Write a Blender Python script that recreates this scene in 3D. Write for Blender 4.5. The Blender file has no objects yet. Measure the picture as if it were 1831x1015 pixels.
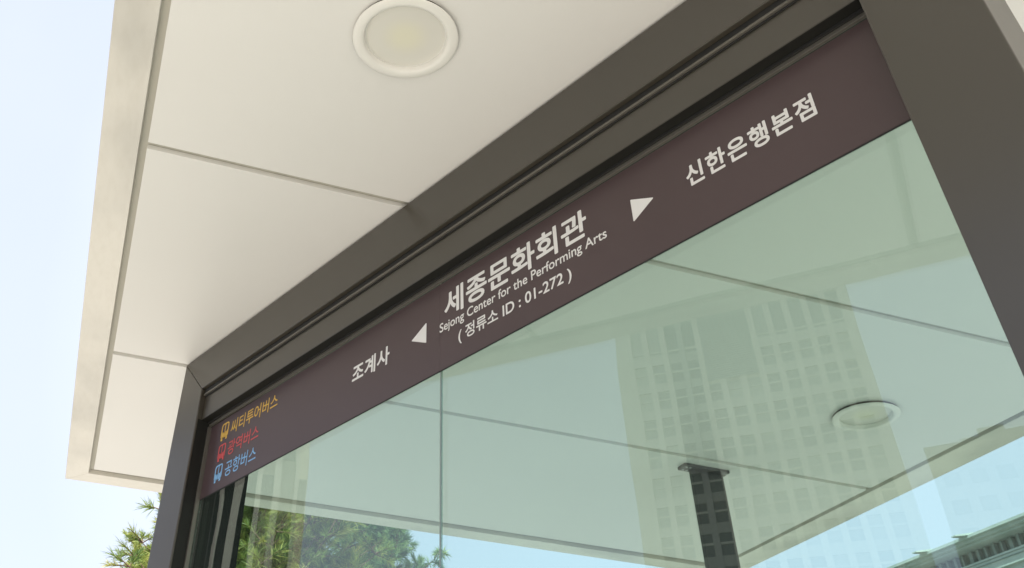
import bpy, bmesh, math, random
from mathutils import Vector, Matrix

C = bpy.context.scene.collection
scene = bpy.context.scene
R = math.radians

# ------------------------------------------------------------------ camera
S = 1.05            # metres per unit of the survey below
EYE = 1.55          # height of the lens
cam = bpy.data.cameras.new('camera')
cam_o = bpy.data.objects.new('camera', cam)
C.objects.link(cam_o)
right = Vector((0.30759172, 0.95085253, 0.03559213))
down = Vector((-0.58036007, 0.21712053, -0.78488271))
fwd = Vector((-0.75403549, 0.22076717, 0.61862132))
m = Matrix((right, -down, -fwd)).transposed().to_4x4()
m.translation = Vector((0, 0, EYE))
cam_o.matrix_world = m
cam.sensor_fit = 'HORIZONTAL'
cam.sensor_width = 36
cam.lens = 1635.324 / 1831 * 36
cam.shift_x = (915.5 - 702.105) / 1831
cam.shift_y = (383.137 - 507.5) / 1831
cam.clip_start = 0.02
cam.clip_end = 6000
scene.camera = cam_o

# ------------------------------------------------------------------ light
SUN_AZ, SUN_EL = -31.0, 48.0
world = bpy.data.worlds.new('World')
scene.world = world
world.use_nodes = True
wn = world.node_tree
sky = wn.nodes.new('ShaderNodeTexSky')
sky.sky_type = 'NISHITA'
sky.sun_disc = False
sky.sun_elevation = R(SUN_EL)
sky.sun_rotation = R(90 - SUN_AZ)
sky.air_density = 1.0
sky.dust_density = 3.5
sky.ozone_density = 1.0
bg = wn.nodes['Background']
bg.inputs['Strength'].default_value = 0.15
# thin bright summer haze over the whole sky, a little thicker in places
stc = wn.nodes.new('ShaderNodeTexCoord')
snz = wn.nodes.new('ShaderNodeTexNoise'); snz.inputs['Scale'].default_value = 2.2; snz.inputs['Detail'].default_value = 4
wn.links.new(stc.outputs['Generated'], snz.inputs['Vector'])
smr = wn.nodes.new('ShaderNodeMapRange')
smr.inputs['From Min'].default_value = 0.3; smr.inputs['From Max'].default_value = 0.7
smr.inputs['To Min'].default_value = 0.80; smr.inputs['To Max'].default_value = 0.92
wn.links.new(snz.outputs['Fac'], smr.inputs[0])
smx = wn.nodes.new('ShaderNodeMix'); smx.data_type = 'RGBA'
smx.inputs['B'].default_value = (2.36, 2.55, 3.05, 1)
wn.links.new(smr.outputs[0], smx.inputs['Factor'])
wn.links.new(sky.outputs[0], smx.inputs['A'])
# extra gain added to the sky colour behind the shelter, brighter on that side
sdv = (math.cos(R(135)) * math.cos(R(28)), math.sin(R(135)) * math.cos(R(28)), math.sin(R(28)))
sdt = wn.nodes.new('ShaderNodeVectorMath'); sdt.operation = 'DOT_PRODUCT'
sdt.inputs[1].default_value = sdv
wn.links.new(stc.outputs['Generated'], sdt.inputs[0])
sgl = wn.nodes.new('ShaderNodeMapRange')
sgl.inputs['From Min'].default_value = 0.70; sgl.inputs['From Max'].default_value = 1.0
sgl.inputs['To Min'].default_value = 0.97; sgl.inputs['To Max'].default_value = 1.34
wn.links.new(sdt.outputs['Value'], sgl.inputs[0])
ssc = wn.nodes.new('ShaderNodeVectorMath'); ssc.operation = 'SCALE'
wn.links.new(smx.outputs['Result'], ssc.inputs[0]); wn.links.new(sgl.outputs[0], ssc.inputs['Scale'])
wn.links.new(ssc.outputs[0], bg.inputs[0])
sun = bpy.data.lights.new('sun', 'SUN')
sun.energy = 3.5
sun.angle = R(0.5)
sun.color = (1.0, 0.95, 0.87)
sun_o = bpy.data.objects.new('sun', sun)
C.objects.link(sun_o)
sd = Vector((math.cos(R(SUN_AZ)) * math.cos(R(SUN_EL)), math.sin(R(SUN_AZ)) * math.cos(R(SUN_EL)), math.sin(R(SUN_EL))))
sun_o.rotation_euler = sd.to_track_quat('Z', 'Y').to_euler()
sun_o.location = sd * 60
scene.view_settings.view_transform = 'Standard'
scene.view_settings.look = 'None'
scene.view_settings.gamma = 1
scene.view_settings.use_curve_mapping = False
scene.view_settings.exposure = 1.37
scene.cycles.max_bounces = 16
scene.cycles.transparent_max_bounces = 32
scene.cycles.diffuse_bounces = 6
scene.cycles.sample_clamp_indirect = 8

# ------------------------------------------------------------------ materials
def mat(name, col, rough=0.5, metal=0.0, spec=0.5):
    mt = bpy.data.materials.new(name)
    mt.use_nodes = True
    b = mt.node_tree.nodes['Principled BSDF']
    b.inputs['Base Color'].default_value = (*col, 1)
    b.inputs['Roughness'].default_value = rough
    b.inputs['Metallic'].default_value = metal
    b.inputs['Specular IOR Level'].default_value = spec
    return mt

def nd(mt, typ, **kw):
    n = mt.node_tree.nodes.new(typ)
    for k, v in kw.items():
        setattr(n, k, v)
    return n

def ln(mt, a, b):
    mt.node_tree.links.new(a, b)

def noise_color(mt, c0, c1, scale, detail=4, p0=0.35, p1=0.65, stretch=(1, 1, 1), rough_var=None, bump=0, bump_scale=None):
    """vary the base colour between two own colours of the surface (dirt, mottling)"""
    b = mt.node_tree.nodes['Principled BSDF']
    tc = nd(mt, 'ShaderNodeTexCoord')
    mp = nd(mt, 'ShaderNodeMapping')
    mp.inputs['Scale'].default_value = stretch
    ln(mt, tc.outputs['Object'], mp.inputs[0])
    nz = nd(mt, 'ShaderNodeTexNoise')
    nz.inputs['Scale'].default_value = scale
    nz.inputs['Detail'].default_value = detail
    ln(mt, mp.outputs[0], nz.inputs['Vector'])
    cr = nd(mt, 'ShaderNodeValToRGB')
    cr.color_ramp.elements[0].position = p0
    cr.color_ramp.elements[1].position = p1
    cr.color_ramp.elements[0].color = (*c0, 1)
    cr.color_ramp.elements[1].color = (*c1, 1)
    ln(mt, nz.outputs['Fac'], cr.inputs[0])
    ln(mt, cr.outputs[0], b.inputs['Base Color'])
    if rough_var:
        mr = nd(mt, 'ShaderNodeMapRange')
        mr.inputs['To Min'].default_value, mr.inputs['To Max'].default_value = rough_var
        ln(mt, nz.outputs['Fac'], mr.inputs[0])
        ln(mt, mr.outputs[0], b.inputs['Roughness'])
    if bump:
        n2 = nd(mt, 'ShaderNodeTexNoise')
        n2.inputs['Scale'].default_value = bump_scale or scale * 4
        n2.inputs['Detail'].default_value = 3
        ln(mt, tc.outputs['Object'], n2.inputs['Vector'])
        bp = nd(mt, 'ShaderNodeBump')
        bp.inputs['Strength'].default_value = bump
        bp.inputs['Distance'].default_value = 0.01
        ln(mt, n2.outputs['Fac'], bp.inputs['Height'])
        ln(mt, bp.outputs[0], b.inputs['Normal'])
    return cr

M = {}
M['soffit'] = mat('soffit_white', (0.78, 0.755, 0.70), 0.42)
noise_color(M['soffit'], (0.775, 0.762, 0.735), (0.81, 0.797, 0.77), 1.6, 3, 0.3, 0.7, rough_var=(0.36, 0.5), bump=0.03, bump_scale=260)

# painted metal trim: fine grain along its length, faint handling smudges
def trim_mat(name, stretch):
    mt = mat(name, (0.70, 0.68, 0.63), 0.32, 0.3)
    b = mt.node_tree.nodes['Principled BSDF']
    tc = nd(mt, 'ShaderNodeTexCoord')
    mp = nd(mt, 'ShaderNodeMapping'); mp.inputs['Scale'].default_value = stretch
    ln(mt, tc.outputs['Object'], mp.inputs[0])
    n1 = nd(mt, 'ShaderNodeTexNoise'); n1.inputs['Scale'].default_value = 1.7; n1.inputs['Detail'].default_value = 3; n1.inputs['Roughness'].default_value = 0.45
    ln(mt, mp.outputs[0], n1.inputs['Vector'])
    c1 = nd(mt, 'ShaderNodeValToRGB')
    c1.color_ramp.interpolation = 'EASE'
    c1.color_ramp.elements[0].position = 0.30; c1.color_ramp.elements[0].color = (0.545, 0.53, 0.49, 1)
    c1.color_ramp.elements[1].position = 0.58; c1.color_ramp.elements[1].color = (0.73, 0.705, 0.65, 1)
    ln(mt, n1.outputs['Fac'], c1.inputs[0])
    m2 = nd(mt, 'ShaderNodeMapping'); m2.inputs['Scale'].default_value = [k * k for k in stretch]
    ln(mt, tc.outputs['Object'], m2.inputs[0])
    n2 = nd(mt, 'ShaderNodeTexNoise'); n2.inputs['Scale'].default_value = 14; n2.inputs['Detail'].default_value = 4
    ln(mt, m2.outputs[0], n2.inputs['Vector'])
    c2 = nd(mt, 'ShaderNodeValToRGB')
    c2.color_ramp.elements[0].position = 0.3; c2.color_ramp.elements[0].color = (0.95, 0.945, 0.935, 1)
    c2.color_ramp.elements[1].position = 0.6; c2.color_ramp.elements[1].color = (1, 1, 1, 1)
    ln(mt, n2.outputs['Fac'], c2.inputs[0])
    mx = nd(mt, 'ShaderNodeMix', data_type='RGBA', blend_type='MULTIPLY')
    mx.inputs['Factor'].default_value = 0.8
    ln(mt, c1.outputs[0], mx.inputs['A']); ln(mt, c2.outputs[0], mx.inputs['B'])
    ln(mt, mx.outputs['Result'], b.inputs['Base Color'])
    return mt
M['trim'] = trim_mat('trim_long', (1.5, 2.6, 1.0))
M['trim_end'] = trim_mat('trim_end', (2.6, 1.5, 1.0))
M['groove'] = mat('joint_filler_grey', (0.53, 0.51, 0.45), 0.7)
M['roof_sheet'] = mat('roof_sheet_grey', (0.45, 0.45, 0.44), 0.45, 0.3)
M['frame'] = mat('dark_bronze_paint', (0.038, 0.034, 0.026), 0.33, 0.0, 0.9)
noise_color(M['frame'], (0.042, 0.036, 0.026), (0.049, 0.042, 0.031), 3, 2, 0.2, 0.8)
M['frame'].node_tree.nodes['Principled BSDF'].inputs['IOR'].default_value = 1.5
M['liner'] = mat('dark_channel_shade', (0.012, 0.012, 0.010), 0.6, 0, 0.3)  # dark post channel; also paints the shade under the inner header
M['gasket_shade'] = mat('black_rubber_shade', (0.018, 0.018, 0.017), 0.6)  # rubber black, also used for painted shade in the header recesses
M['bead'] = mat('bronze_bead', (0.15, 0.14, 0.12), 0.35, 0.4)
M['sealant'] = mat('clear_grey_sealant', (0.26, 0.31, 0.29), 0.4)
M['film'] = mat('plum_brown_vinyl', (0.088, 0.058, 0.058), 0.40)
noise_color(M['film'], (0.068, 0.044, 0.046), (0.078, 0.051, 0.053), 4, 3, 0.2, 0.8)
M['white_vinyl'] = mat('white_vinyl', (0.80, 0.79, 0.77), 0.45)
M['yellow_vinyl'] = mat('yellow_vinyl', (0.70, 0.43, 0.07), 0.45)
M['red_vinyl'] = mat('red_vinyl', (0.58, 0.075, 0.075), 0.45)
M['blue_vinyl'] = mat('blue_vinyl', (0.22, 0.45, 0.72), 0.45)
M['post'] = mat('dark_post_paint', (0.050, 0.053, 0.052), 0.4, 0.2)
noise_color(M['post'], (0.045, 0.048, 0.047), (0.058, 0.060, 0.058), 12, 4)
M['bolt'] = mat('zinc_bolt', (0.45, 0.46, 0.45), 0.35, 0.8)
M['lamp_ring'] = mat('lamp_ring_white', (0.84, 0.825, 0.78), 0.32)
M['lamp_gap'] = mat('lamp_gap_shade', (0.035, 0.03, 0.02), 0.7)

def diffuser_mat():
    mt = mat('lamp_diffuser', (0.74, 0.72, 0.66), 0.28)
    b = mt.node_tree.nodes['Principled BSDF']
    tc = nd(mt, 'ShaderNodeTexCoord')
    ld = nd(mt, 'ShaderNodeVectorMath', operation='LENGTH')
    ln(mt, tc.outputs['Object'], ld.inputs[0])
    cr = nd(mt, 'ShaderNodeValToRGB')
    cr.color_ramp.interpolation = 'EASE'
    cr.color_ramp.elements[0].position = 0.008; cr.color_ramp.elements[0].color = (0.76, 0.735, 0.60, 1)
    cr.color_ramp.elements[1].position = 0.043; cr.color_ramp.elements[1].color = (0.72, 0.70, 0.645, 1)
    ln(mt, ld.outputs['Value'], cr.inputs[0])
    ln(mt, cr.outputs[0], b.inputs['Base Color'])
    return mt
M['diffuser'] = diffuser_mat()

def glass_mat(name, tint, f0, boost, bump):
    """thin tinted pane: straight transmission and a mirror part that grows towards grazing"""
    mt = bpy.data.materials.new(name)
    mt.use_nodes = True
    nt = mt.node_tree
    nt.nodes.clear()
    out = nd(mt, 'ShaderNodeOutputMaterial')
    tr = nd(mt, 'ShaderNodeBsdfTransparent'); tr.inputs[0].default_value = (*tint, 1)
    gl = nd(mt, 'ShaderNodeBsdfGlossy'); gl.inputs['Roughness'].default_value = 0.0
    gl.inputs['Color'].default_value = (0.97, 1.0, 0.99, 1)
    lw = nd(mt, 'ShaderNodeLayerWeight'); lw.inputs['Blend'].default_value = 0.5
    pw = nd(mt, 'ShaderNodeMath', operation='POWER'); pw.inputs[1].default_value = 5
    ln(mt, lw.outputs['Facing'], pw.inputs[0])
    ma = nd(mt, 'ShaderNodeMath', operation='MULTIPLY_ADD'); ma.inputs[1].default_value = boost; ma.inputs[2].default_value = f0
    ln(mt, pw.outputs[0], ma.inputs[0])
    tc = nd(mt, 'ShaderNodeTexCoord')
    nz = nd(mt, 'ShaderNodeTexNoise'); nz.inputs['Scale'].default_value = 5.0; nz.inputs['Detail'].default_value = 1
    ln(mt, tc.outputs['Object'], nz.inputs['Vector'])
    bp = nd(mt, 'ShaderNodeBump'); bp.inputs['Strength'].default_value = 1.0; bp.inputs['Distance'].default_value = bump
    ln(mt, nz.outputs['Fac'], bp.inputs['Height'])
    ln(mt, bp.outputs[0], gl.inputs['Normal'])
    mx = nd(mt, 'ShaderNodeMixShader')
    ln(mt, ma.outputs[0], mx.inputs[0]); ln(mt, tr.outputs[0], mx.inputs[1]); ln(mt, gl.outputs[0], mx.inputs[2])
    # thin film of street dust, denser in drips and patches
    df = nd(mt, 'ShaderNodeBsdfDiffuse'); df.inputs[0].default_value = (0.62, 0.62, 0.58, 1)
    mp = nd(mt, 'ShaderNodeMapping'); mp.inputs['Scale'].default_value = (6, 6, 0.9)
    ln(mt, tc.outputs['Object'], mp.inputs[0])
    n3 = nd(mt, 'ShaderNodeTexNoise'); n3.inputs['Scale'].default_value = 2.2; n3.inputs['Detail'].default_value = 7; n3.inputs['Roughness'].default_value = 0.6
    ln(mt, mp.outputs[0], n3.inputs['Vector'])
    mr = nd(mt, 'ShaderNodeMapRange')
    mr.inputs['From Min'].default_value = 0.35; mr.inputs['From Max'].default_value = 0.75
    mr.inputs['To Min'].default_value = 0.001; mr.inputs['To Max'].default_value = 0.013
    ln(mt, n3.outputs['Fac'], mr.inputs[0])
    m3 = nd(mt, 'ShaderNodeMixShader')
    ln(mt, mr.outputs[0], m3.inputs[0]); ln(mt, mx.outputs[0], m3.inputs[1]); ln(mt, df.outputs[0], m3.inputs[2])
    ln(mt, m3.outputs[0], out.inputs['Surface'])
    return mt
M['glass'] = glass_mat('green_tinted_glass', (0.695, 0.803, 0.765), 0.080, 0.80, 0.0003)

M['stone'] = mat('pale_stone', (0.60, 0.565, 0.46), 0.8)
noise_color(M['stone'], (0.56, 0.525, 0.42), (0.64, 0.605, 0.50), 0.25, 5)
M['spandrel_stone'] = mat('spandrel_stone', (0.50, 0.475, 0.395), 0.8)
M['stone_dark'] = mat('darker_stone', (0.33, 0.32, 0.28), 0.8)  # darker tone for two window columns and the pier between them
M['stone_cool'] = mat('grey_stone', (0.36, 0.36, 0.33), 0.8)
noise_color(M['stone_cool'], (0.32, 0.32, 0.295), (0.39, 0.39, 0.36), 0.3, 5)
M['window'] = mat('building_glass', (0.225, 0.222, 0.19), 0.4, 0, 0.3)
M['window_blind'] = mat('building_glass_blind', (0.38, 0.37, 0.31), 0.5, 0, 0.3)
M['window_mid'] = mat('building_glass_mid', (0.31, 0.305, 0.26), 0.45, 0, 0.3)
M['window_dark'] = mat('building_glass_dark', (0.08, 0.085, 0.08), 0.4, 0, 0.2)
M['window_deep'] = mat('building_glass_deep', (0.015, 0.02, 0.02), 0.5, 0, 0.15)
M['louvre'] = mat('louvre_grey', (0.26, 0.265, 0.235), 0.6)
M['spandrel'] = mat('window_bar', (0.5, 0.48, 0.40), 0.6)
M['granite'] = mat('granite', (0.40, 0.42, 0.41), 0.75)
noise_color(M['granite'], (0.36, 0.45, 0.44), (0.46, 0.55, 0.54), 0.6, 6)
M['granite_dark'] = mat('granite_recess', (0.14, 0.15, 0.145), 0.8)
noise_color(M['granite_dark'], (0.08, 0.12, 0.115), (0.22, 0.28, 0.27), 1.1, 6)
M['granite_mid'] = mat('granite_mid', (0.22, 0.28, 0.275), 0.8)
M['bark'] = mat('pine_bark', (0.13, 0.085, 0.055), 0.9)
noise_color(M['bark'], (0.07, 0.045, 0.03), (0.2, 0.13, 0.085), 9, 6, stretch=(1, 1, 0.3))

def needle_mat(name, cols):
    mt = mat(name, cols[0], 0.5)
    b = mt.node_tree.nodes['Principled BSDF']
    geo = nd(mt, 'ShaderNodeAttribute', attribute_name='shade')
    cr = nd(mt, 'ShaderNodeValToRGB')
    cr.color_ramp.elements[0].color = (*cols[0], 1)
    cr.color_ramp.elements[1].color = (*cols[2], 1)
    e = cr.color_ramp.elements.new(0.5); e.color = (*cols[1], 1)
    ln(mt, geo.outputs['Fac'], cr.inputs[0])
    ln(mt, cr.outputs[0], b.inputs['Base Color'])
    tl = nd(mt, 'ShaderNodeBsdfTranslucent')
    ln(mt, cr.outputs[0], tl.inputs['Color'])
    mx = nd(mt, 'ShaderNodeMixShader'); mx.inputs[0].default_value = 0.3
    ln(mt, b.outputs[0], mx.inputs[1]); ln(mt, tl.outputs[0], mx.inputs[2])
    ln(mt, mx.outputs[0], mt.node_tree.nodes['Material Output'].inputs['Surface'])
    return mt
M['needles'] = needle_mat('pine_needles', [(0.08, 0.15, 0.035), (0.25, 0.33, 0.07), (0.54, 0.52, 0.15)])
M['needles_far'] = needle_mat('pine_needles_far', [(0.06, 0.15, 0.06), (0.18, 0.31, 0.11), (0.36, 0.47, 0.17)])
M['paving'] = mat('paving', (0.50, 0.455, 0.385), 0.85)
def paving_nodes():
    mt = M['paving']
    b = mt.node_tree.nodes['Principled BSDF']
    tc = nd(mt, 'ShaderNodeTexCoord')
    br = nd(mt, 'ShaderNodeTexBrick')
    br.inputs['Scale'].default_value = 2.5
    br.inputs['Color1'].default_value = (0.50, 0.475, 0.415, 1)
    br.inputs['Color2'].default_value = (0.44, 0.42, 0.37, 1)
    br.inputs['Mortar'].default_value = (0.3, 0.28, 0.24, 1)
    br.inputs['Mortar Size'].default_value = 0.012
    ln(mt, tc.outputs['Object'], br.inputs['Vector'])
    ln(mt, br.outputs['Color'], b.inputs['Base Color'])
paving_nodes()
M['asphalt'] = mat('asphalt', (0.055, 0.055, 0.055), 0.9)
noise_color(M['asphalt'], (0.045, 0.045, 0.045), (0.07, 0.07, 0.068), 20, 6)
M['kerb'] = mat('kerb_stone', (0.4, 0.39, 0.37), 0.8)
M['marking'] = mat('road_paint', (0.75, 0.75, 0.72), 0.7)
M['ground'] = mat('ground', (0.30, 0.28, 0.24), 0.95)
noise_color(M['ground'], (0.26, 0.245, 0.21), (0.34, 0.315, 0.27), 0.05, 6)

# ------------------------------------------------------------------ helpers
def link_mesh(name, bm, material, parent=None, bevel=0.0, smooth=False):
    bmesh.ops.recalc_face_normals(bm, faces=bm.faces)
    if bevel:
        bmesh.ops.bevel(bm, geom=[e for e in bm.edges if len(e.link_faces) == 2 and e.calc_face_angle(0) > 0.6],
                        offset=bevel, segments=2, profile=0.6, affect='EDGES')
    me = bpy.data.meshes.new(name)
    bm.to_mesh(me)
    bm.free()
    if smooth:
        for p in me.polygons:
            p.use_smooth = True
    me.materials.append(material)
    o = bpy.data.objects.new(name, me)
    C.objects.link(o)
    if parent is not None:
        o.parent = parent
        o.matrix_parent_inverse = parent.matrix_world.inverted()
    return o

def thing(name, label, cat, loc=(0, 0, 0), group=None):
    o = bpy.data.objects.new(name, None)
    o.empty_display_size = 0.2
    C.objects.link(o)
    o.matrix_world = Matrix.Translation(loc)
    o['label'] = label
    o['category'] = cat
    if group:
        o['group'] = group
    return o

def tag(o, label, cat, group=None):
    o['label'] = label; o['category'] = cat
    if group: o['group'] = group
    return o

def structure(name, bm, material):
    o = link_mesh(name, bm, material)
    o['kind'] = 'structure'
    return o

def add_hexa(bm, pts):
    """eight corners: four of one end, four of the other, in the same order"""
    v = [bm.verts.new(p) for p in pts]
    for f in ((0, 1, 2, 3), (7, 6, 5, 4), (0, 4, 5, 1), (1, 5, 6, 2), (2, 6, 7, 3), (3, 7, 4, 0)):
        bm.faces.new([v[i] for i in f])

def add_box(bm, x0, x1, y0, y1, z0, z1, f=lambda x, y, z: Vector((x, y, z))):
    add_hexa(bm, [f(x0, y0, z0), f(x1, y0, z0), f(x1, y1, z0), f(x0, y1, z0),
                  f(x0, y0, z1), f(x1, y0, z1), f(x1, y1, z1), f(x0, y1, z1)])

def box(name, material, parent, x0, x1, y0, y1, z0, z1, f=lambda x, y, z: Vector((x, y, z)), bevel=0.0):
    bm = bmesh.new()
    add_box(bm, x0, x1, y0, y1, z0, z1, f)
    return link_mesh(name, bm, material, parent, bevel)

def U(x, y, z):                     # roof axes, in survey units, z above the lens
    return Vector((x * S, y * S, z * S + EYE))

TH = 0.3709320558
TV = Vector((math.cos(TH), math.sin(TH), 0))      # along the glass screen, left to right
NV = Vector((-math.sin(TH), math.cos(TH), 0))     # through the glass, away from the camera
def W(t, n, z):                     # screen axes
    p = (TV * t + NV * n) * S
    return Vector((p.x, p.y, z * S + EYE))
FLOOR = -EYE / S

def lathe(bm, prof, cx, cy, seg=96, closed=True):
    rings = []
    for r, z in prof:
        rings.append([bm.verts.new((cx + r * math.cos(2 * math.pi * i / seg), cy + r * math.sin(2 * math.pi * i / seg), z)) for i in range(seg)])
    n = len(rings)
    for a in range(n if closed else n - 1):
        A, B = rings[a], rings[(a + 1) % n]
        for i in range(seg):
            bm.faces.new((A[i], A[(i + 1) % seg], B[(i + 1) % seg], B[i]))

# ------------------------------------------------------------------ ground, pavement, road
bm = bmesh.new()
add_box(bm, -1500, 1500, -1500, 1500, -1.0, -0.15)
structure('ground', bm, M['ground'])
bm = bmesh.new()
add_box(bm, -120, 120, -2.9, 14, -0.146, 0.0)
structure('pavement', bm, M['paving'])
bm = bmesh.new()
add_box(bm, -120, 120, -3.1, -2.902, -0.146, 0.004)
structure('kerb', bm, M['kerb'])
bm = bmesh.new()
add_box(bm, -300, 300, -26, -3.102, -0.149, -0.140)
structure('road', bm, M['asphalt'])
bm = bmesh.new()
for i in range(-20, 20):
    for y in (-8.5, -14.5, -20.5):
        add_box(bm, i * 8, i * 8 + 3, y, y + 0.15, -0.139, -0.136)
structure('road_markings', bm, M['marking'])

# ------------------------------------------------------------------ shelter roof
XL, XR = -2.718, 2.530            # ends of the roof
YN, YF = -0.1505, 2.0500          # near and far edge
PXL, PXR = -2.651, 2.463          # inner edge of the trim
PYN, PYF = -0.0885, 1.9600
roof = thing('shelter_roof', 'broad flat bus shelter roof with off white underside panels and stained metal edge trim', 'roof', U(0, 1, 1.0))
GAP = 0.0155
seams = [-1.916 + 0.7283 * i for i in range(7)]
# backing board seen in the joints
bm = bmesh.new()
add_box(bm, PXL - 0.02, PXR + 0.02, PYN - 0.02, PYF + 0.02, 1.0115, 1.02, U)
link_mesh('joint_backing', bm, M['groove'], roof)
xs = [PXL + 0.029] + seams + [PXR - 0.029]
for i in range(len(xs) - 1):
    a = xs[i] + (GAP / 2 if i else 0)
    b = xs[i + 1] - (GAP / 2 if i < len(xs) - 2 else 0)
    bm = bmesh.new()
    add_box(bm, a, b, PYN + 0.0125, PYF - 0.0125, 1.0015, 1.0112, U)
    link_mesh('soffit_panel', bm, M['soffit'], roof, bevel=0.0012)
def trim_piece(x0, x1, y0, y1, mitre):
    bm = bmesh.new()
    # mitred flat underside piece; mitre = (axis, inner inset at start, at end)
    if mitre == 'y':   # runs along x
        inn = y1 if y0 == YN else y0
        out = y0 if y0 == YN else y1
        pts = [(XL, out), (XR, out), (PXR, inn), (PXL, inn)]
    else:
        inn = x1 if x0 == XL else x0
        out = x0 if x0 == XL else x1
        pts = [(out, YN), (out, YF), (inn, PYF), (inn, PYN)]
    lo = [U(p[0], p[1], 0.9985) for p in pts]
    hi = [U(p[0], p[1], 1.0112) for p in pts]
    add_hexa(bm, lo + hi)
    return bm
for args in ((XL, XR, YN, PYN, 'y'), (XL, XR, PYF, YF, 'y'), (XL, PXL, YN, YF, 'x'), (PXR, XR, YN, YF, 'x')):
    link_mesh('edge_trim', trim_piece(*args), M['trim' if args[4] == 'y' else 'trim_end'], roof, bevel=0.0012)
bm = bmesh.new()
add_box(bm, XL + 0.001, XR - 0.001, YN + 0.001, YF - 0.001, 1.0205, 1.13, U)
link_mesh('roof_deck', bm, M['roof_sheet'], roof, bevel=0.004)
for (x0, x1, y0, y1) in ((XL, XR, YN, YN + 0.012), (XL, XR, YF - 0.012, YF), (XL, XL + 0.012, YN + 0.0125, YF - 0.0125), (XR - 0.012, XR, YN + 0.0125, YF - 0.0125)):
    pass
# ------------------------------------------------------------------ downlights
def downlight(x, y, label):
    c = U(x, y, 1.0015)
    d = thing('downlight', label, 'ceiling light', c, 'round lamps set in the shelter ceiling')
    rO, rI = 0.0750 * S, 0.0590 * S
    z = c.z
    bm = bmesh.new()
    lathe(bm, [(rO - 0.0030, z), (rO - 0.0030, z - 0.0060), (rI + 0.004, z - 0.0060), (rI + 0.004, z)], c.x, c.y)
    link_mesh('gasket_shade', bm, M['lamp_gap'], d, smooth=False)  # dark ring colours in the shadow of the gap behind the rim
    bm = bmesh.new()
    zt, zb = z - 0.0055, z - 0.0082
    lathe(bm, [(rO - 0.0012, zt), (rO, zt - 0.0008), (rO - 0.0008, zb + 0.001), (rO - 0.004, zb), (rI + 0.006, zb - 0.0012), (rI + 0.002, zb - 0.0004), (rI, zb + 0.001),
               (rI - 0.0018, z - 0.0012), (rI - 0.0018, z + 0.0004), (rI + 0.0020, z + 0.0004), (rI + 0.0025, zt)], c.x, c.y)
    link_mesh('trim_ring', bm, M['lamp_ring'], d, smooth=True)
    bm = bmesh.new()
    lathe(bm, [(0.0005, 0.0), (rI * 0.5, 0.0), (rI - 0.006, 0.0002), (rI - 0.0020, 0.0006), (rI - 0.0020, 0.0015), (0.0005, 0.0015)], 0, 0)
    o = link_mesh('diffuser', bm, M['diffuser'], None, smooth=False)
    o.location = (c.x, c.y, z - 0.0005)
    o.parent = d
    o.matrix_parent_inverse = d.matrix_world.inverted()
    return d
downlight(-0.8262, 0.2490, 'round white ceiling lamp with a yellowish centre, seen directly, not through glass')
downlight(-1.5545, 1.6350, 'round ceiling lamp seen through the green glass, behind the reflected office tower')

# ------------------------------------------------------------------ glass screen
HN, HB = 0.7731, 0.915            # front and back of the frame
TL0, TL1 = -1.7450, -1.6450       # left post
TR0, TR1 = -0.1920, -0.0930       # right post
ZH0, ZH1 = 0.9020, 0.9975         # header
GN0, GN1 = 0.8105, 0.8170         # glass
screen = thing('glass_screen', 'dark bronze framed glass side screen standing under the shelter roof', 'glass screen', W((TL0 + TR1) / 2, 0.84, FLOOR))
def prism(pts, n0, n1):
    bm = bmesh.new()
    add_hexa(bm, [W(t, n0, z) for t, z in pts] + [W(t, n1, z) for t, z in pts])
    return bm
mg = 0.0004
link_mesh('header_beam', prism([(TL0 + mg, ZH1), (TR1 - mg, ZH1), (TR0 - mg, ZH0), (TL1 + mg, ZH0)], HN, HB), M['frame'], screen, bevel=0.0016)
link_mesh('frame_post', prism([(TL0, FLOOR), (TL1, FLOOR), (TL1, ZH0 - mg), (TL0, ZH1 - mg)], HN, HB), M['frame'], screen, bevel=0.0022)
link_mesh('frame_post', prism([(TR0, FLOOR), (TR1, FLOOR), (TR1, ZH1 - mg), (TR0, ZH0 - mg)], HN, HB), M['frame'], screen, bevel=0.0022)
# inner header, set back from the outer frame
ZI = 0.8330
box('inner_header', M['frame'], screen, TL1 + 0.0015, TR0 - 0.0015, 0.7850, 0.9050, ZI, 0.8985, W, bevel=0.0012)
box('glazing_bead', M['bead'], screen, TL1 + 0.0020, TR0 - 0.0020, 0.7795, 0.7846, 0.8868, 0.8905, W, bevel=0.0006)
box('gasket_shade', M['gasket_shade'], screen, TL1 + 0.0016, TR0 - 0.0016, 0.7815, 0.7848, 0.8907, 0.9017, W)  # black strip paints the shade in the recess under the header lip
box('gasket_shade', M['gasket_shade'], screen, TL1 + 0.0016, TR0 - 0.0016, 0.7832, 0.7848, 0.8838, 0.8866, W)  # black strip paints the shadow gap below the bead
box('channel_shade_liner', M['liner'], screen, TL1 + 0.0016, TR0 - 0.0016, 0.7856, 0.8033, ZI - 0.0009, ZI - 0.0002, W)  # dark plate standing in for shade under the inner header
box('glazing_bead', M['bead'], screen, TL1 + 0.0020, TR0 - 0.0020, 0.8036, 0.8085, 0.8230, 0.8315, W, bevel=0.0006)
box('gasket_shade', M['gasket_shade'], screen, TL1 + 0.0022, TR0 - 0.0022, 0.8000, 0.8034, 0.8280, 0.8319, W)
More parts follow.
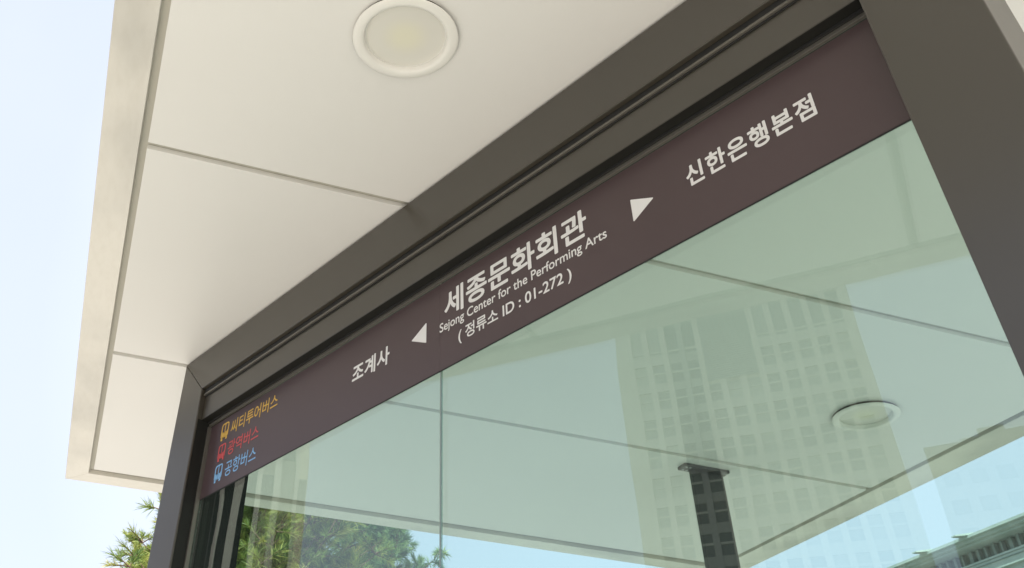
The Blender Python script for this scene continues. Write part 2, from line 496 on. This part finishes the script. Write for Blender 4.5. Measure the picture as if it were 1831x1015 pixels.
# slim stiles that hold the glass against the posts
box('glazing_bead', M['bead'], screen, TL1 + 0.0006, TL1 + 0.0052, 0.8020, 0.8100, FLOOR + 0.08, 0.8220, W, bevel=0.0005)
box('glazing_bead', M['bead'], screen, TR0 - 0.0045, TR0 - 0.0006, 0.8020, 0.8100, FLOOR + 0.08, 0.8220, W, bevel=0.0005)
box('channel_shade_liner', M['liner'], screen, TL1 + 0.0002, TL1 + 0.0008, HN + 0.004, HB - 0.001, FLOOR + 0.08, ZI, W)
box('bottom_rail', M['frame'], screen, TL1 + 0.0012, TR0 - 0.0012, 0.7840, 0.9000, FLOOR, FLOOR + 0.08, W, bevel=0.0015)
TM = -0.9185
box('glass_pane', M['glass'], screen, TL1 + 0.0010, TM - 0.0012, GN0, GN1, FLOOR + 0.081, 0.8328, W)
box('glass_pane', M['glass'], screen, TM + 0.0012, TR0 - 0.0010, GN0, GN1, FLOOR + 0.081, 0.8328, W)
box('sealant_joint', M['sealant'], screen, TM - 0.0011, TM + 0.0011, GN0 + 0.0003, GN0 + 0.0020, FLOOR + 0.081, 0.8328, W)

# ------------------------------------------------------------------ station name band on the glass
BN = 0.8085                        # film front
kz = BN / 0.81
sign = thing('station_name_band', 'plum brown band of white Korean lettering and arrows across the top of the glass', 'sign', W(TM, BN, 0.667))
bm = bmesh.new()
add_box(bm, TL1 + 0.0060, TM - 0.00012, BN + 0.0004, GN0 - 0.0002, 0.6673, 0.8222, W)
link_mesh('band', bm, M['film'], sign)
bm = bmesh.new()
add_box(bm, TM + 0.00012, TR0 - 0.0052, BN + 0.0004, GN0 - 0.0002, 0.6673, 0.8222, W)
link_mesh('band', bm, M['film'], sign)
bm = bmesh.new()
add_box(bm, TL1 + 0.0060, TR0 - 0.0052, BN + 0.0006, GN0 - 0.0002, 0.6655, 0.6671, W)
link_mesh('band_edge', bm, M['gasket_shade'], sign)

def text_mesh(body, spacing=1.0, res=6):
    cu = bpy.data.curves.new('lettering', 'FONT')
    cu.body = body
    cu.resolution_u = res
    cu.space_character = spacing
    o = bpy.data.objects.new('lettering', cu)
    C.objects.link(o)
    dg = bpy.context.evaluated_depsgraph_get()
    me = bpy.data.meshes.new_from_object(o.evaluated_get(dg))
    bpy.data.objects.remove(o)
    bpy.data.curves.remove(cu)
    return me

def lettering(body, t0, t1, z0, z1, material, bold=0.02, spacing=1.0, ref=None, label=None):
    """set a line of writing into the given field of the band; ref: glyphs whose height fills z0..z1"""
    src = text_mesh(body, spacing)
    co = [(v.co.x, v.co.y) for v in src.vertices]
    fs = [tuple(p.vertices) for p in src.polygons]
    bpy.data.meshes.remove(src)
    x0, x1 = min(c[0] for c in co) - bold, max(c[0] for c in co) + bold
    if ref:
        mr = text_mesh(ref)
        yr = [v.co.y for v in mr.vertices]
        bpy.data.meshes.remove(mr)
    else:
        yr = [c[1] for c in co]
    y0, y1 = min(yr) - bold, max(yr) + bold
    t0, t1, z0, z1 = t0 * kz, t1 * kz, z0 * kz, z1 * kz
    # the stroke is thickened by thin layers of the same glyphs, each shifted a little and lying 0.02 mm apart
    vs, ff = [], []
    layers = [(0, 0)] + [(bold * math.cos(R(45 * k)), bold * math.sin(R(45 * k))) for k in range(8)]
    for q, (dx, dy) in enumerate(layers):
        b = len(vs)
        for (x, y) in co:
            vs.append(W(t0 + (x + dx - x0) / (x1 - x0) * (t1 - t0), BN - 0.00002 * (len(layers) - q), z0 + (y + dy - y0) / (y1 - y0) * (z1 - z0)))
        ff += [tuple(b + i for i in f) for f in fs]
    me = bpy.data.meshes.new('lettering')
    me.from_pydata(vs, [], ff)
    me.materials.clear()
    me.materials.append(material)
    me.name = 'lettering'
    o = bpy.data.objects.new('lettering', me)
    C.objects.link(o)
    o.parent = sign
    o.matrix_parent_inverse = sign.matrix_world.inverted()
    if label: o['label'] = label
    return o

lettering('세종문화회관', -0.9090, -0.6172, 0.7538, 0.8022, M['white_vinyl'], 0.023, label='large white Korean station name')
lettering('Sejong Center for the Performing Arts', -0.9200, -0.5868, 0.7334, 0.7496, M['white_vinyl'], 0.012, ref='SCPA', label='small white English station name')
lettering('( 정류소 ID : 01-272 )', -0.8775, -0.6522, 0.7006, 0.7192, M['white_vinyl'], 0.016, ref='01272', label='white stop number line in brackets')
lettering('신한은행본점', -0.4573, -0.2838, 0.7362, 0.7702, M['white_vinyl'], 0.025, 1.12, label='white Korean name of the next stop')
lettering('조계사', -1.1455, -1.0442, 0.7323, 0.7668, M['white_vinyl'], 0.026, 1.05, label='white Korean name of the previous stop')
lettering('씨티투어버스', -1.5556, -1.3842, 0.7776, 0.8084, M['yellow_vinyl'], 0.008, label='yellow bus line name')
lettering('광역버스', -1.5552, -1.4412, 0.7325, 0.7632, M['red_vinyl'], 0.008, label='red bus line name')
lettering('공항버스', -1.5540, -1.4403, 0.6882, 0.7200, M['blue_vinyl'], 0.008, label='blue bus line name')

def arrow(pts, label):
    bm = bmesh.new()
    cx = sum(p[0] for p in pts) / 3; cz = sum(p[1] for p in pts) / 3
    # slightly rounded corners
    ring = []
    for i in range(3):
        p, a, b = pts[i], pts[i - 1], pts[(i + 1) % 3]
        for k in range(5):
            s = k / 4
            e = 0.05
            q0 = (p[0] + (a[0] - p[0]) * e, p[1] + (a[1] - p[1]) * e)
            q1 = (p[0] + (b[0] - p[0]) * e, p[1] + (b[1] - p[1]) * e)
            ring.append(tuple((1 - s) ** 2 * q0[j] + 2 * s * (1 - s) * p[j] + s * s * q1[j] for j in (0, 1)))
    f = [bm.verts.new(W(t * kz, BN - 0.0001, z * kz)) for t, z in ring]
    g = [bm.verts.new(W(t * kz, BN + 0.0003, z * kz)) for t, z in ring]
    bm.faces.new(f); bm.faces.new(g[::-1])
    for i in range(len(f)):
        j = (i + 1) % len(f)
        bm.faces.new((f[i], f[j], g[j], g[i]))
    o = link_mesh('arrow', bm, M['white_vinyl'], sign)
    o['label'] = label
arrow([(-0.9884, 0.7489), (-0.9520, 0.7672), (-0.9520, 0.7304)], 'white triangle pointing left')
arrow([(-0.5428, 0.7700), (-0.5078, 0.7528), (-0.5428, 0.7335)], 'white triangle pointing right')

def bus_icon(t0, t1, z0, z1, material, label):
    """front view of a bus: rounded body outline, split windscreen, lamps, wheels"""
    bm = bmesh.new()
    w, h = t1 - t0, z1 - z0
    def P(u, v, n): return W((t0 + u * w) * kz, n, (z0 + v * h) * kz)
    n0, n1 = BN - 0.0001, BN + 0.0003
    def outline(u0, u1, v0, v1, ru, rv, top_only=False):
        pts = []
        for (cu, cv, a0) in ((u1 - ru, v1 - rv, 0), (u0 + ru, v1 - rv, 90), (u0 + ru, v0 + rv, 180), (u1 - ru, v0 + rv, 270)):
            for k in range(7):
                a = R(a0 + 15 * k)
                pts.append((cu + ru * math.cos(a), cv + rv * math.sin(a)))
        return pts
    def ring(o, i):
        n = len(o)
        vo = [bm.verts.new(P(*p, n0)) for p in o]; vi = [bm.verts.new(P(*p, n0)) for p in i]
        wo = [bm.verts.new(P(*p, n1)) for p in o]; wi = [bm.verts.new(P(*p, n1)) for p in i]
        for k in range(n):
            j = (k + 1) % n
            bm.faces.new((vo[k], vo[j], vi[j], vi[k]))
            bm.faces.new((vo[k], vo[j], wo[j], wo[k]))
            bm.faces.new((vi[k], vi[j], wi[j], wi[k]))
    def fill(o):
        vo = [bm.verts.new(P(*p, n0)) for p in o]; wo = [bm.verts.new(P(*p, n1)) for p in o]
        bm.faces.new(vo)
        for k in range(len(o)):
            j = (k + 1) % len(o)
            bm.faces.new((vo[k], vo[j], wo[j], wo[k]))
    def bar(u0, u1, v0, v1):
        fill([(u0, v0), (u1, v0), (u1, v1), (u0, v1)])
    # body: hollow upper part with windscreen, solid lower part pierced by two lamps
    ring(outline(0, 1, 0.13, 1, 0.24, 0.15), outline(0.11, 0.89, 0.47, 0.92, 0.15, 0.10))
    bar(0.46, 0.54, 0.47, 0.92)
    for v0, v1 in ((0.13, 0.20), (0.40, 0.47)):
        bar(0.14, 0.86, v0, v1)
    bar(0.40, 0.60, 0.199, 0.401)
    bar(0.10, 0.17, 0.199, 0.401); bar(0.83, 0.90, 0.199, 0.401)
    for u in (0.08, 0.72):
        bar(u, u + 0.2, 0.0, 0.14)
    o = link_mesh('bus_symbol', bm, material, sign)
    o['label'] = label
bus_icon(-1.5940, -1.5660, 0.7752, 0.8125, M['yellow_vinyl'], 'yellow bus symbol')
bus_icon(-1.5940, -1.5660, 0.7308, 0.7660, M['red_vinyl'], 'red bus symbol')
bus_icon(-1.5940, -1.5660, 0.6868, 0.7226, M['blue_vinyl'], 'blue bus symbol')

# ------------------------------------------------------------------ flat post at the far side of the roof
post = thing('support_post', 'dark flat steel post bolted to the far side of the roof, seen through the glass', 'post', U(-1.975, 1.478, FLOOR))
box('shaft', M['post'], post, -1.9840, -1.9690, 1.4310, 1.5245, FLOOR + 0.012, 0.9935, U, bevel=0.0015)
box('top_plate', M['post'], post, -1.9870, -1.9520, 1.4000, 1.5350, 0.9936, 1.0014, U, bevel=0.001)
box('foot_plate', M['post'], post, -2.0250, -1.9280, 1.4000, 1.5560, FLOOR, FLOOR + 0.0118, U, bevel=0.001)
for y in (1.4095, 1.4205, 1.5300):
    for x in (-1.9790, -1.9600):
        c = U(x, y, 0.9936)
        bm = bmesh.new()
        lathe(bm, [(0.0006, c.z - 0.0022), (0.0028, c.z - 0.0018), (0.0034, c.z - 0.0006), (0.0034, c.z + 0.0002), (0.0006, c.z + 0.0002)], c.x, c.y, seg=12)
        link_mesh('bolt', bm, M['bolt'], post, smooth=False)

# ------------------------------------------------------------------ buildings
def frame_at(az, dist, origin=(0, 0)):
    """facade axes: u to the right as seen from the shelter, d away from it"""
    d = Vector((math.cos(R(az)), math.sin(R(az)), 0))
    u = Vector((d.y, -d.x, 0))
    o = Vector((origin[0], origin[1], 0))
    return lambda a, b, z: o + d * (dist + b) + u * a + Vector((0, 0, z))
VM = NV * (1.62 * S)               # viewpoint mirrored in the glass

# tall office tower, only seen mirrored in the glass.  In its own axes u runs to the right seen from the street
T = frame_at(-94.0, 112.0, (VM.x, VM.y))
tower = thing('office_tower', 'tall pale stone office tower with a grid of windows, mirrored in the right glass pane', 'building', T(7, 8, -0.15))
# seen from the street the azimuth grows to the left, so u = -lateral
def TT(l, b, z): return T(-l, b, z)
bm = bmesh.new()
add_box(bm, -21.9, 8.0, 0.6, 26, -0.15, 77, TT)
link_mesh('core', bm, M['stone'], tower)
cols = [(-19.6 + 2.25 * k, -19.6 + 2.25 * k + 1.5) for k in range(12)]
tops = [61.0 + EYE - 3.8 * i for i in range(16)]
rows = [(62.3 + EYE, 67.4 + EYE)] + [(t - 2.6, t) for t in tops]
bm = bmesh.new()
# piers
edges = [-21.9] + [e for c in cols for e in c] + [8.0]
for k in range(0, len(edges), 2):
    pb = bmesh.new()
    add_box(pb, edges[k], edges[k + 1], 0.0, 0.598, -0.15, 77, TT)
    link_mesh('pier', pb, M['stone_dark'] if k == 6 else M['stone'], tower)
zs = [-0.15] + [z for r in sorted(rows) for z in r] + [77]
for q in range(0, len(zs), 2):
    z0, z1 = zs[q], zs[q + 1]
    segs = [(-21.8, cols[2][0] - 0.3, 's'), (cols[2][0] - 0.29, cols[3][1] + 0.3, 'd'), (cols[3][1] + 0.31, 7.9, 's')]
    if 57 < z0 < 68.2 + EYE:
        segs = segs[:2] + [(cols[3][1] + 0.31, cols[4][0] - 0.05, 's'), (cols[6][1] + 0.05, 7.9, 's')]
    for a, b, kind in segs:
        bm = bmesh.new()
        add_box(bm, a, b, 0.10 if kind == 's' else 0.30, 0.59, z0, z1, TT)
        link_mesh('spandrel', bm, M['spandrel_stone'] if kind == 's' else M['stone_dark'], tower)
wr = random.Random(11)
rest = bmesh.new()
for k, (a, b) in enumerate(cols):
    for i, (z0, z1) in enumerate(rows):
        if k in (4, 5, 6) and i < 2: continue
        shown = i < 9
        bm = bmesh.new() if shown else rest
        add_box(bm, a + 0.003, b - 0.003, 0.45, 0.59, z0 + 0.003, z1 - 0.003, TT)
        if shown:
            w = link_mesh('window', bm, M['window_dark'] if k in (2, 3) else M[wr.choice(('window', 'window', 'window_mid', 'window_blind'))], tower)
            bm = bmesh.new()
            zc = z0 + (z1 - z0) * (0.55 if i else 0.12)
            add_box(bm, a + 0.003, b - 0.003, 0.30, 0.449, zc - 0.12, zc + 0.12, TT)
            link_mesh('transom', bm, M['spandrel'], w)
o = link_mesh('lower_windows', rest, M['window'], tower)
o['kind'] = 'stuff'
bm = bmesh.new()
la, lb = cols[4][0] - 0.0, cols[6][1]
for q in range(34):
    z = 57.6 + EYE + q * 0.31
    add_box(bm, la + 0.003, lb - 0.003, -0.12, -0.004, z, z + 0.2, TT)
add_box(bm, la + 0.003, lb - 0.003, -0.003, -0.001, 57.5 + EYE, 68.2 + EYE, TT)
link_mesh('louvre_panel', bm, M['louvre'], tower)

# finned office block on the left of the tower
B = frame_at(-130.0, 62.0, (VM.x, VM.y))
def BB(l, b, z): return B(-l, b, z)
fin = thing('finned_office_block', 'yellowish office block with tall vertical fins, mirrored in the left end of the glass', 'building', BB(0, 6, -0.15))
bm = bmesh.new(); add_box(bm, -9, 4.45, 0.8, 18, -0.15, 44, BB); link_mesh('core', bm, M['stone'], fin)
l = -8.9
k = 0
while l < 4.3:
    wd = (0.32, 0.5, 0.28, 0.6)[k % 4]
    bm = bmesh.new(); add_box(bm, l, l + wd, 0.0, 0.798, -0.15, 44, BB); link_mesh('fin', bm, M['stone'], fin)
    l2 = l + wd + (0.75, 1.0, 0.6, 0.9)[k % 4]
    if l < 0.2:
        bm = bmesh.new()
        add_box(bm, l + wd + 0.01, min(l2, 4.4) - 0.01, 0.55, 0.796, 1, 43.5, BB)
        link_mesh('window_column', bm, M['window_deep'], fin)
    else:
        for q in range(11):
            if (q + k) % 2: continue
            bm = bmesh.new()
            add_box(bm, l + wd + 0.01, min(l2, 4.4) - 0.01, 0.70, 0.796, 2 + q * 3.7, 4.5 + q * 3.7, BB)
            link_mesh('window', bm, M['window'], fin)
    l = l2
    k += 1

# lower block beyond the tower
L_ = frame_at(-86.0, 150.0, (VM.x, VM.y))
def LL(l, b, z): return L_(-l, b, z)
low = thing('low_city_block', 'lower grey city block with a stepped roofline, mirrored beside the tower', 'building', LL(4, 8, -0.15))
bm = bmesh.new(); add_box(bm, -7.2, 26, 0, 22, -0.15, 59.8 + EYE, LL); link_mesh('wall', bm, M['stone_cool'], low)
bm = bmesh.new()
for (a, b, h) in ((-2.0, 0.5, 1.0), (0.5, 4.0, 2.1), (4.0, 7.0, 1.3), (7.0, 14.0, 2.6), (14.0, 20, 1.6)):
    add_box(bm, a, b - 0.02, 1.5, 9, 59.8 + EYE, 59.8 + EYE + h, LL)
link_mesh('roof_structures', bm, M['stone_cool'], low)
for i in range(6):
    bm = bmesh.new()
    for q in range(9):
        add_box(bm, -6 + q * 3.5, -3.8 + q * 3.5, -0.12, -0.002, 55 - i * 4, 57 - i * 4, LL)
    link_mesh('window_row', bm, M['window'], low)

# monumental hall straight ahead, its cornice seen through the glass
def HH(x, y, z): return Vector((x, y, z + EYE))
hall = thing('concert_hall', 'grey green monumental hall with a deep layered cornice, behind the glass at the lower right', 'building', (-45, 70, -0.15))
HX0, HX1 = -74.0, -18.0
def hb(name, x0, x1, y0, y1, z0, z1, mt): 
    bm = bmesh.new(); add_box(bm, x0, x1, y0, y1, z0, z1, HH); return link_mesh(name, bm, mt, hall)
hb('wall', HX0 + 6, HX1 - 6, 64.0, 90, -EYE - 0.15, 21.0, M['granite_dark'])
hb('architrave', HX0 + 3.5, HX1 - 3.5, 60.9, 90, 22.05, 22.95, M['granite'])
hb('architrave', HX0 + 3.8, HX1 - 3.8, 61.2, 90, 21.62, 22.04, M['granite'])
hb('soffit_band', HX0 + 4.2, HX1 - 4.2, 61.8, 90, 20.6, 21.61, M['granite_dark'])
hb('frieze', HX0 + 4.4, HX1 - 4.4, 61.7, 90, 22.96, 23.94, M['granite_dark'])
bm = bmesh.new()
x = HX0 + 4.5
random.seed(5)
while x < HX1 - 5:
    w = (0.22, 0.16, 0.30)[int(x * 10) % 3]
    add_box(bm, x, x + w, 61.35, 61.69, 22.97, 23.93, HH)
    x += 0.72
link_mesh('dentil_row', bm, M['granite_mid'], hall)
hb('moulding', HX0 + 3.45, HX1 - 3.45, 60.84, 60.899, 22.52, 22.58, M['granite_mid'])
hb('moulding', HX0 + 3.45, HX1 - 3.45, 60.84, 60.899, 22.76, 22.80, M['granite_mid'])
hb('cornice', HX0 + 1.2, HX1 - 1.2, 60.5, 90, 23.95, 24.10, M['granite'])
hb('cornice', HX0 + 0.6, HX1 - 0.6, 60.2, 90, 24.11, 24.30, M['granite'])
hb('cornice', HX0, HX1, 59.9, 90, 24.31, 24.50, M['granite'])
for xt in (-55.6, -51.7, -42.0, -38.1):
    # pointed roof spouts that lean out over the cornice
    bm = bmesh.new()
    add_hexa(bm, [HH(xt, 61.0, 24.51), HH(xt + 1.3, 61.0, 24.51), HH(xt + 1.3, 61.0, 24.75), HH(xt, 61.0, 24.75),
                  HH(xt - 0.3, 59.2, 24.46), HH(xt + 0.1, 59.2, 24.46), HH(xt + 0.1, 59.2, 24.54), HH(xt - 0.3, 59.2, 24.54)])
    link_mesh('roof_spout', bm, M['granite'], hall)

# ------------------------------------------------------------------ pines
def pine(az, dist, height, rad, seed, material, label, tufts, nlen, lo=0.30, needle_w=0.006, dens=10, up=0.45, twigs=3, group='pines behind the shelter'):
    rnd = random.Random(seed)
    base = Vector((math.cos(R(az)) * dist, math.sin(R(az)) * dist, 0.0))
    root = thing('pine_tree', label, 'tree', base, group)
    # trunk: tapered, slightly bent
    bm = bmesh.new()
    def tube(pts, radii, seg=8):
        prev = None
        for i, (p, r) in enumerate(zip(pts, radii)):
            t = (pts[min(i + 1, len(pts) - 1)] - pts[max(i - 1, 0)]).normalized()
            a = t.orthogonal().normalized(); b = t.cross(a)
            ring = [bm.verts.new(p + (a * math.cos(2 * math.pi * k / seg) + b * math.sin(2 * math.pi * k / seg)) * r) for k in range(seg)]
            if prev:
                # align to avoid twisting
                best = min(range(seg), key=lambda s: sum((ring[(k + s) % seg].co - prev[k].co).length for k in range(seg)))
                ring = ring[best:] + ring[:best]
                for k in range(seg):
                    bm.faces.new((prev[k], prev[(k + 1) % seg], ring[(k + 1) % seg], ring[k]))
            prev = ring
        bm.faces.new(prev)
    trunk_pts = [base + Vector((math.sin(i * 0.9 + seed) * 0.10 * i / 4, math.cos(i * 0.7 + seed) * 0.10 * i / 4, height * i / 10)) for i in range(11)]
    tube(trunk_pts, [0.15 * (1 - 0.93 * i / 10) for i in range(11)])
    tips = []
    nb = int(height * dens)
    for k in range(nb):
        f = lo + (0.99 - lo) * (k + rnd.random()) / nb
        i = min(9, int(f * 10)); p0 = trunk_pts[i].lerp(trunk_pts[i + 1], f * 10 - i)
        prof = math.sin(math.pi * min(1, (1 - f) / (1 - lo) * 0.62 + 0.06)) ** 0.8
        ln_ = rad * prof * rnd.uniform(0.65, 1.1)
        a = k * 2.39996 + rnd.uniform(-0.4, 0.4)
        d = Vector((math.cos(a), math.sin(a), rnd.uniform(0.0, up)))
        pts = [p0]
        for s in range(1, 6):
            d = (d + Vector((rnd.uniform(-.18, .18), rnd.uniform(-.18, .18), rnd.uniform(-.1, .22)))).normalized()
            pts.append(pts[-1] + d * ln_ / 5)
        r0 = 0.035 * (1.1 - f) + 0.008
        tube(pts, [r0 * (1 - 0.8 * s / 5) for s in range(6)], 5)
        for s in range(1, 6):
            for _ in range(twigs if s > 1 else 2):
                q = pts[s] + Vector((rnd.uniform(-1, 1), rnd.uniform(-1, 1), rnd.uniform(-.4, .8))) * 0.20 * min(1.2, ln_)
                if (q - pts[s]).length > 0.05:
                    tube([pts[s], (pts[s] + q) / 2 + Vector((0, 0, .01)), q], [0.008, 0.006, 0.004], 4)
                tips.append((q, (q - pts[s]).normalized(), s / 5, pts[s]))
    link_mesh('trunk', bm, M['bark'], root, smooth=True)
    verts, faces, shade = [], [], []
    rnd.shuffle(tips)
    n_t = min(tufts, len(tips)) if tufts else len(tips)
    for (q, d, s, p0) in tips[:n_t]:
        tone = min(1, max(0, 0.42 + rnd.gauss(0, 0.27)))
        size = rnd.uniform(0.75, 1.25)
        for j in range(rnd.randint(44, 64)):
            fr = rnd.random()
            st = p0.lerp(q, 0.35 + 0.65 * fr)
            v = Vector((rnd.gauss(0, 1), rnd.gauss(0, 1), rnd.gauss(0, 1))).normalized()
            dirn = (d * (0.5 + 0.9 * fr) + v * 0.85 + Vector((0, 0, 0.25))).normalized()
            L = nlen * size * rnd.uniform(0.7, 1.1)
            side = dirn.cross(Vector((rnd.gauss(0, 1), rnd.gauss(0, 1), rnd.gauss(0, 1)))).normalized() * needle_w
            i0 = len(verts)
            mid = st + dirn * L * 0.55
            end = st + dirn * L + Vector((0, 0, -0.01))
            verts += [st - side * .5, st + side * .5, mid + side * .5, mid - side * .5, end]
            faces += [(i0, i0 + 1, i0 + 2, i0 + 3), (i0 + 3, i0 + 2, i0 + 4)]
            t = min(1, max(0, tone + rnd.gauss(0, 0.1)))
            shade += [t] * 5
    me = bpy.data.meshes.new('crown')
    me.from_pydata(verts, [], faces)
    at = me.attributes.new('shade', 'FLOAT', 'POINT')
    at.data.foreach_set('value', shade)
    me.materials.append(material)
    o = bpy.data.objects.new('crown', me)
    C.objects.link(o)
    o.parent = root
    o.matrix_parent_inverse = root.matrix_world.inverted()
    return root

pine(172.0, 11.5, 7.0, 1.72, 21, M['needles'], 'bright yellow green pine seen through the left end of the glass, nearest the dark post', 0, 0.13, dens=52, up=1.1, needle_w=0.0055, twigs=5)
pine(163.5, 18.5, 8.3, 1.9, 8, M['needles_far'], 'duller bluish pine farther back, left of the pane joint', 0, 0.19, needle_w=0.010, dens=15)
pine(175.6, 13.2, 6.35, 1.15, 31, M['needles'], 'lower yellow green pine peeking out in open air left of the dark left post', 0, 0.13, dens=46, up=1.2, needle_w=0.0065, twigs=5)
